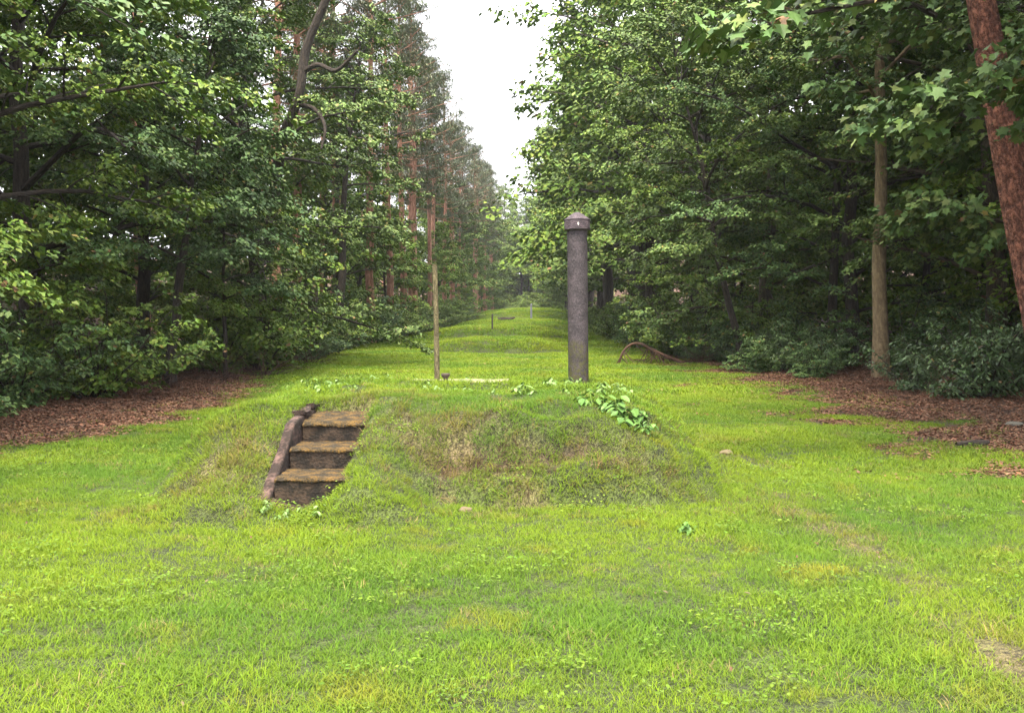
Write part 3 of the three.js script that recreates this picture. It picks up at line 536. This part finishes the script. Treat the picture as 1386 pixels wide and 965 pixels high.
// log and stones on the litter
{
  const x = 5.45, d = 11.1, t = thing('fallen_log', 'short rotten dark log lying on the reddish leaf litter', 'log', [x, ground(x, d) + 0.03, -d]); const g = new Geo(); g.tube([V(-0.2, 0, 0), V(-0.05, 0.015, 0.01), V(0.1, 0.02, 0), V(0.2, 0.03, -0.02)], [0.035, 0.045, 0.042, 0.02], 8, 0.4, 6); part('bark', g.build(true), M.barkDark, t);
}
const stone = (name, label, x, d, s, c, seed) => { const g = new THREE.IcosahedronGeometry(s, 3), p = g.attributes.position; for (let k = 0; k < p.count; k++) { const v = V(p.getX(k), p.getY(k), p.getZ(k)), f = 1 + 0.4 * N(v.x / s * 1.2 + seed, v.y / s * 1.2, v.z / s * 1.2); p.setXYZ(k, v.x * f * 1.3, v.y * f * 0.6, v.z * f); } g.computeVertexNormals(); const m = part(numbered(name), g, new THREE.MeshStandardMaterial({ color: c, roughness: 1, bumpMap: concM.map, bumpScale: 0.004 }), scene); m.position.set(x, ground(x, d) + s * 0.2, -d); tag(m, label, 'stone'); };
stone('pale_stone', 'pale stone half sunk in the leaf litter by the evergreen shrubs', 6.95, 13, 0.09, 0x5e5a50, 1);
stone('pale_stone', 'small yellowish stone at the foot of the mound beside the worn track', 2.32, 10.4, 0.06, 0x6f6348, 2);
stone('pale_stone', 'small tan stone in the grass on the front slope of the mound', -0.45, 7.45, 0.045, 0x655843, 3);

// ------------------------------------------------------------------ leafy plants on the mound
function leafyPlant(seed, n, H, leaf, pal, width, odd = 0) {
  const r = rng(seed), st = new Geo(), lv = new Geo();
  for (let k = 0; k < n; k++) {
    const s = bend(V((r() - 0.5) * 0.08, -0.03, (r() - 0.5) * 0.08), turned(V(1, 0, 0), r() * 6.28, 0.7 + 0.8 * r()), H * (0.6 + 0.5 * r()), 4, -0.5, 0.3, r); st.tube(s, taper(0.004, 0.002, 5), 3);
    for (let j = 0; j < 6; j++) { const [p, d] = along(s, 0.35 + 0.65 * (j + r()) / 6), a = turned(d, (j % 2 ? 1 : -1) * (0.5 + r()), -0.2 - 0.5 * r()), sd = V(-a.z, 0, a.x).normalize().applyAxisAngle(a, (r() - 0.5) * 0.8), c = pal[Math.floor(r() * pal.length)], q = 0.8 + 0.4 * r(), L = leaf * (0.7 + 0.6 * r()); lv.leaf(p.x, p.y, p.z, a.x, a.y, a.z, sd.x, sd.y, sd.z, L, L * width, 0.25, c.map(v => v * q), 'oval'); }
  }
  const g = new THREE.Group(); part('stem', st.build(true), new THREE.MeshStandardMaterial({ color: 0x6f8a3c, roughness: 0.9 }), g); part('leaves', lv.build(), M.leaf, g, 'stuff'); return g;
}
const dockP = [[0.085, 0.175, 0.03], [0.105, 0.20, 0.04], [0.07, 0.15, 0.03]], elderP = [[0.135, 0.22, 0.05], [0.11, 0.19, 0.04], [0.155, 0.235, 0.08], [0.11, 0.20, 0.04]];
const dock = [leafyPlant(101, 6, 0.3, 0.12, dockP, 0.7), leafyPlant(102, 5, 0.26, 0.11, dockP, 0.7)], elder = [leafyPlant(103, 7, 0.26, 0.075, elderP, 0.65), leafyPlant(104, 6, 0.2, 0.07, elderP, 0.65)];
{
  const r = rng(111), add = (k, name, label, x, d, s, group) => { const t = plant(k, name, label, 'plant', x, d, { scale: s, turn: r() * 6.28, group }); return t; };
  for (const [x, d] of [[0.72, 8.75], [0.8, 8.6], [0.9, 8.5], [0.98, 8.4], [1.08, 8.3], [1.1, 8.5]]) add(dock[Math.floor(r() * 2)], 'broadleaf_plant', 'bright green broad-leaved plant on the shoulder of the mound below the vent pipe', x, d, 0.62 + 0.35 * r(), 'broad-leaved plants below the vent pipe');
  for (let k = 0; k < 15; k++) { const x = 0.0 + r() * 1.3, d = 9.4 + r() * 1.5; add(elder[Math.floor(r() * 2)], 'pale_weed', 'pale green weed with small leaves around the foot of the vent pipe', x, d, 0.5 + 0.35 * r(), 'pale weeds around the foot of the vent pipe'); }
  for (let k = 0; k < 30; k++) { const x = -3.2 + r() * 2.9, d = 9.2 + r() * 2.6; if (x > -2.1 && x < -0.9 && d < 9.8) continue; add(elder[Math.floor(r() * 2)], 'top_weed', 'low pale weed in the grass on the mound around the slab', x, d, 0.4 + 0.35 * r(), 'low weeds around the slab'); }
  for (const [x, d] of [[-2.02, 7.16], [-1.85, 7.12], [-1.7, 7.2], [-1.55, 7.1]]) add(elder[1], 'step_weed', 'small white-green weed at the foot of the mossy steps', x, d, 0.5, 'weeds at the foot of the mossy steps');
  add(dock[0], 'lawn_weed', 'flat broad-leaved weed in the lawn in front of the mound', 1.22, 6.8, 0.42); add(dock[1], 'lawn_weed', 'second smaller weed close beside the flat broad-leaved weed in the lawn', 1.36, 6.85, 0.35);
}

// ------------------------------------------------------------------ grass and litter
function tuft(seed, n, rad, H, w, segs, splay = 0.7) {
  const r = rng(seed), g = new Geo();
  for (let k = 0; k < n; k++) {
    const a = r() * 6.28, q = Math.sqrt(r()) * rad, x = Math.cos(a) * q, z = Math.sin(a) * q, az = r() * 6.28, h = H * (0.45 + 0.8 * r()), out = h * (0.15 + splay * r()), dx = Math.cos(az), dz = Math.sin(az), ww = w * (0.7 + 0.6 * r());
    const t = 0.88 + 0.24 * r(), y = r(), c = [t * (0.95 + 0.2 * y * y), t, t * 0.95]; let a0, b0;
    for (let s = 0; s <= segs; s++) {
      const f = s / segs, px = x + dx * out * f * f, pz = z + dz * out * f * f, py = h * (f - 0.25 * f * f * splay) - 0.01, half = ww * 0.5 * (1 - f * f);
      if (s === segs) { const tip = g.v(px, py, pz, c); g.t(a0, b0, tip); } else { const a1 = g.v(px - dz * half, py, pz + dx * half, c), b1 = g.v(px + dz * half, py, pz - dx * half, c); if (s) { g.t(a0, b0, a1); g.t(b0, b1, a1); } a0 = a1; b0 = b1; }
    }
  }
  return g.build();
}
function rosette(seed, n, rad, leaf) {
  const r = rng(seed), g = new Geo();
  for (let k = 0; k < n; k++) { const a = r() * 6.28, q = Math.sqrt(r()) * rad, b = r() * 6.28, el = -0.2 + r() * 0.5, t = 0.75 + 0.5 * r(); const ax = V(Math.cos(b) * Math.cos(el), Math.sin(el), Math.sin(b) * Math.cos(el)), s = V(-ax.z, 0, ax.x).normalize().applyAxisAngle(ax, (r() - 0.5)); g.leaf(Math.cos(a) * q, 0.015 + r() * 0.05, Math.sin(a) * q, ax.x, ax.y, ax.z, s.x, s.y, s.z, leaf * (0.6 + 0.8 * r()), leaf * 0.8, 0.2, [t, t, t], 'oval'); }
  return g.build();
}
const grassRoot = new THREE.Group(); grassRoot.name = 'grass'; tag(grassRoot, 'bright green unmown grass covering the ride and the mounds', 'grass', null, 'stuff'); scene.add(grassRoot);
function scatter(name, geos, mat, spots, parent) { // spots: [x, d, scale, r, g, b, lift]
  const per = geos.map(() => []); spots.forEach((s, k) => per[k % geos.length].push(s));
  const r = rng(name.length * 77 + spots.length), m4 = new THREE.Matrix4(), q = new THREE.Quaternion(), q2 = new THREE.Quaternion(), up = V(0, 1, 0), c = new THREE.Color();
  per.forEach((list, k) => {
    const im = new THREE.InstancedMesh(geos[k], mat, list.length); im.name = numbered(name); im.userData.kind = 'stuff';
    list.forEach(([x, d, s, cr, cg, cb, lift = 0], i) => {
      const e = 0.06, n = V(ground(x - e, d) - ground(x + e, d), 2 * e, -(ground(x, d - e) - ground(x, d + e))).normalize(); n.lerp(up, 0.35).normalize();
      q.setFromUnitVectors(up, n); q2.setFromAxisAngle(up, r() * 6.28); q.multiply(q2);
      m4.compose(V(x, ground(x, d) + lift, -d), q, V(s, s * (0.75 + 0.5 * r()), s)); im.setMatrixAt(i, m4); im.setColorAt(i, c.setRGB(cr, cg, cb));
    });
    im.castShadow = im.receiveShadow = true; parent.add(im);
  });
}
function grassColor(x, d, r) {
  const a = N(x * 0.45, d * 0.45, 40), b = N(x * 1.6, d * 1.6, 41), c = N(x * 4, d * 4, 42);
  let col = mixc([0.195, 0.290, 0.018], [0.110, 0.215, 0.020], clamp(0.42 + a * 1.3 + b * 0.8 + c * 0.4));
  col = mixc(col, [0.31, 0.295, 0.030], clamp(b * 0.9 + c * 0.6 - 0.28 + 0.2 * r()));
  const m = clamp(wear(x, d) * 0.8 + (1 - lawn(x, d)) * 0.5); col = mixc(col, [0.24, 0.21, 0.05], m * (0.5 + 0.5 * r()));
  if (r() < 0.015) col = [0.30, 0.25, 0.10];
  const k = 0.90 + 0.14 * r(); return col.map(q => q * k);
}
{
  const r = rng(201), near = [], mid = [], far = [], clover = [], moss = [], dead = [];
  const band = (d0, d1, dens, list, sc, keepEdge = 0.25) => {
    const w0 = x => 0.6 * x + 1.6; const area = (d1 - d0) * 16, n = Math.round(area * dens);
    for (let k = 0; k < n; k++) {
      const d = lerp(d0, d1, r()), x = lerp(-8.2, 7.8, r()); if (Math.abs(x) > w0(d)) continue;
      const L = lawn(x, d); if (r() > L * 1.1 - 0.02 + (1 - L) * 0.06 * (x < -6.6 || x > 7 ? 0 : 1)) continue; if (r() < wear(x, d) * 0.9) continue; if (inStair(x, d)) continue;
      if (Math.abs(x + 0.78) < 0.6 && Math.abs(d - 11.15) < 0.33) continue;
      const h = 0.75 + 0.6 * clamp(0.5 + N(x * 0.9, d * 0.9, 50)) * (1 - 0.5 * wear(x, d));
      list.push([x, d, sc * h * (0.8 + 0.4 * r()), ...grassColor(x, d, r)]);
    }
  };
  band(1.6, 9.5, 330, near, 1); band(9.5, 18, 170, mid, 1.15); band(18, 45, 80, far, 1.4); band(45, 150, 16, far, 2.6);
  const tufts = [1, 2, 3, 4, 5].map(s => tuft(s, 34, 0.08, 0.050, 0.0042, 3, 1.1));
  scatter('grass_blades', tufts, M.grass, near, grassRoot);
  scatter('grass_tufts', [6, 7, 8].map(s => tuft(s, 28, 0.09, 0.055, 0.007, 2, 1.0)), M.grass, mid, grassRoot);
  scatter('grass_clumps', [9, 10].map(s => tuft(s, 22, 0.15, 0.055, 0.016, 2, 1.0)), M.grass, far, grassRoot);
  for (let k = 0; k < 3200; k++) { const d = lerp(2, 12, Math.pow(r(), 0.8)), x = lerp(-6, 5.5, r()); if (Math.abs(x) > 0.6 * d + 1.5 || inStair(x, d) || r() > lawn(x, d)) continue; if (N(x * 0.8, d * 0.8, 60) + 0.4 * N(x * 3, d * 3, 61) < 0.16 + 0.3 * (r() - 0.5)) continue; const k2 = 0.75 + 0.2 * r(), g = r(); clover.push([x, d, 0.8 + 0.5 * r(), lerp(0.13, 0.21, g) * k2, lerp(0.25, 0.30, g) * k2, lerp(0.025, 0.03, g) * k2, 0.015]); }
  scatter('clover', [11, 12, 13].map(s => rosette(s, 12, 0.09, 0.022)), M.grass, clover, grassRoot);
  // dry brown tufts on the scuffed slope of the mound
  for (let k = 0; k < 3000; k++) { const d = lerp(7.2, 9.3, r()), x = lerp(-3.3, 2.2, r()); if (inStair(x, d) || r() > wear(x, d) + 0.10) continue; const g = r(), q = 0.6 + 0.5 * r(); dead.push([x, d, 0.8 + 0.6 * r(), ...(g < 0.10 ? [0.26 * q, 0.19 * q, 0.08 * q] : g < 0.24 ? [0.10 * q, 0.065 * q, 0.035 * q] : g < 0.6 ? [0.20 * q, 0.20 * q, 0.035 * q] : [0.13 * q, 0.19 * q, 0.022 * q])]); }
  scatter('dry_tufts', [14, 15].map(s => tuft(s, 26, 0.08, 0.065, 0.0045, 3, 1.2)), M.grass, dead, grassRoot);
}
{
  const r = rng(301), litterRoot = new THREE.Group(); litterRoot.name = 'leaf_litter'; tag(litterRoot, 'reddish brown fallen leaves lying along the wooded edges', 'leaf litter', null, 'stuff'); scene.add(litterRoot);
  const spots = [], loose = [], flat = seed => { const q = rng(seed), g = new Geo(); for (let k = 0; k < (seed > 4 ? 1 : 22); k++) { const b = q() * 6.28, el = (q() - 0.4) * 0.7, a = V(Math.cos(b) * Math.cos(el), Math.sin(el), Math.sin(b) * Math.cos(el)), s = V(-a.z, 0, a.x).normalize().applyAxisAngle(a, (q() - 0.5) * 1.2), t = 0.6 + 0.8 * q(), u = 0.8 + 0.4 * q(); g.leaf((q() - 0.5) * 0.3, 0.008 + q() * 0.025, (q() - 0.5) * 0.3, a.x, a.y, a.z, s.x, s.y, s.z, (seed > 4 ? 0.05 : 0.028) + 0.025 * q(), 0.024, (q() - 0.3) * 0.8, [t, t * u, t * u], 'oval'); } return g.build(); };
  for (let k = 0; k < 42000; k++) { const d = lerp(3, 34, r()), x = lerp(-11, 12, r()); if (Math.abs(x) > 0.62 * d + 2) continue; const L = lawn(x, d); if (r() < L * 1.03) { if (r() < 0.03 * (1 + 3 * wear(x, d))) loose.push([x, d, 0.7, 0.17, 0.12, 0.065, 0.02]); continue; } const q = 0.7 + 0.6 * r(), g = r(); spots.push([x, d, 0.8 + 0.5 * r(), lerp(0.19, 0.11, g) * q, lerp(0.098, 0.057, g) * q, lerp(0.060, 0.036, g) * q]); }
  scatter('fallen_leaves', [1, 2, 3, 4].map(flat), M.dryLeaf, spots, litterRoot); scatter('loose_leaves', [5, 6, 7].map(flat), M.dryLeaf, loose, litterRoot);
}
{ const seen = new Set(); let n = 0; scene.traverse(o => { if (o.isMesh && !o.isInstancedMesh && !seen.has(o.geometry)) { seen.add(o.geometry); n += (o.geometry.index ? o.geometry.index.count : o.geometry.attributes.position.count) / 3; } }); console.log('triangles', n); }
renderer.render(scene, camera);
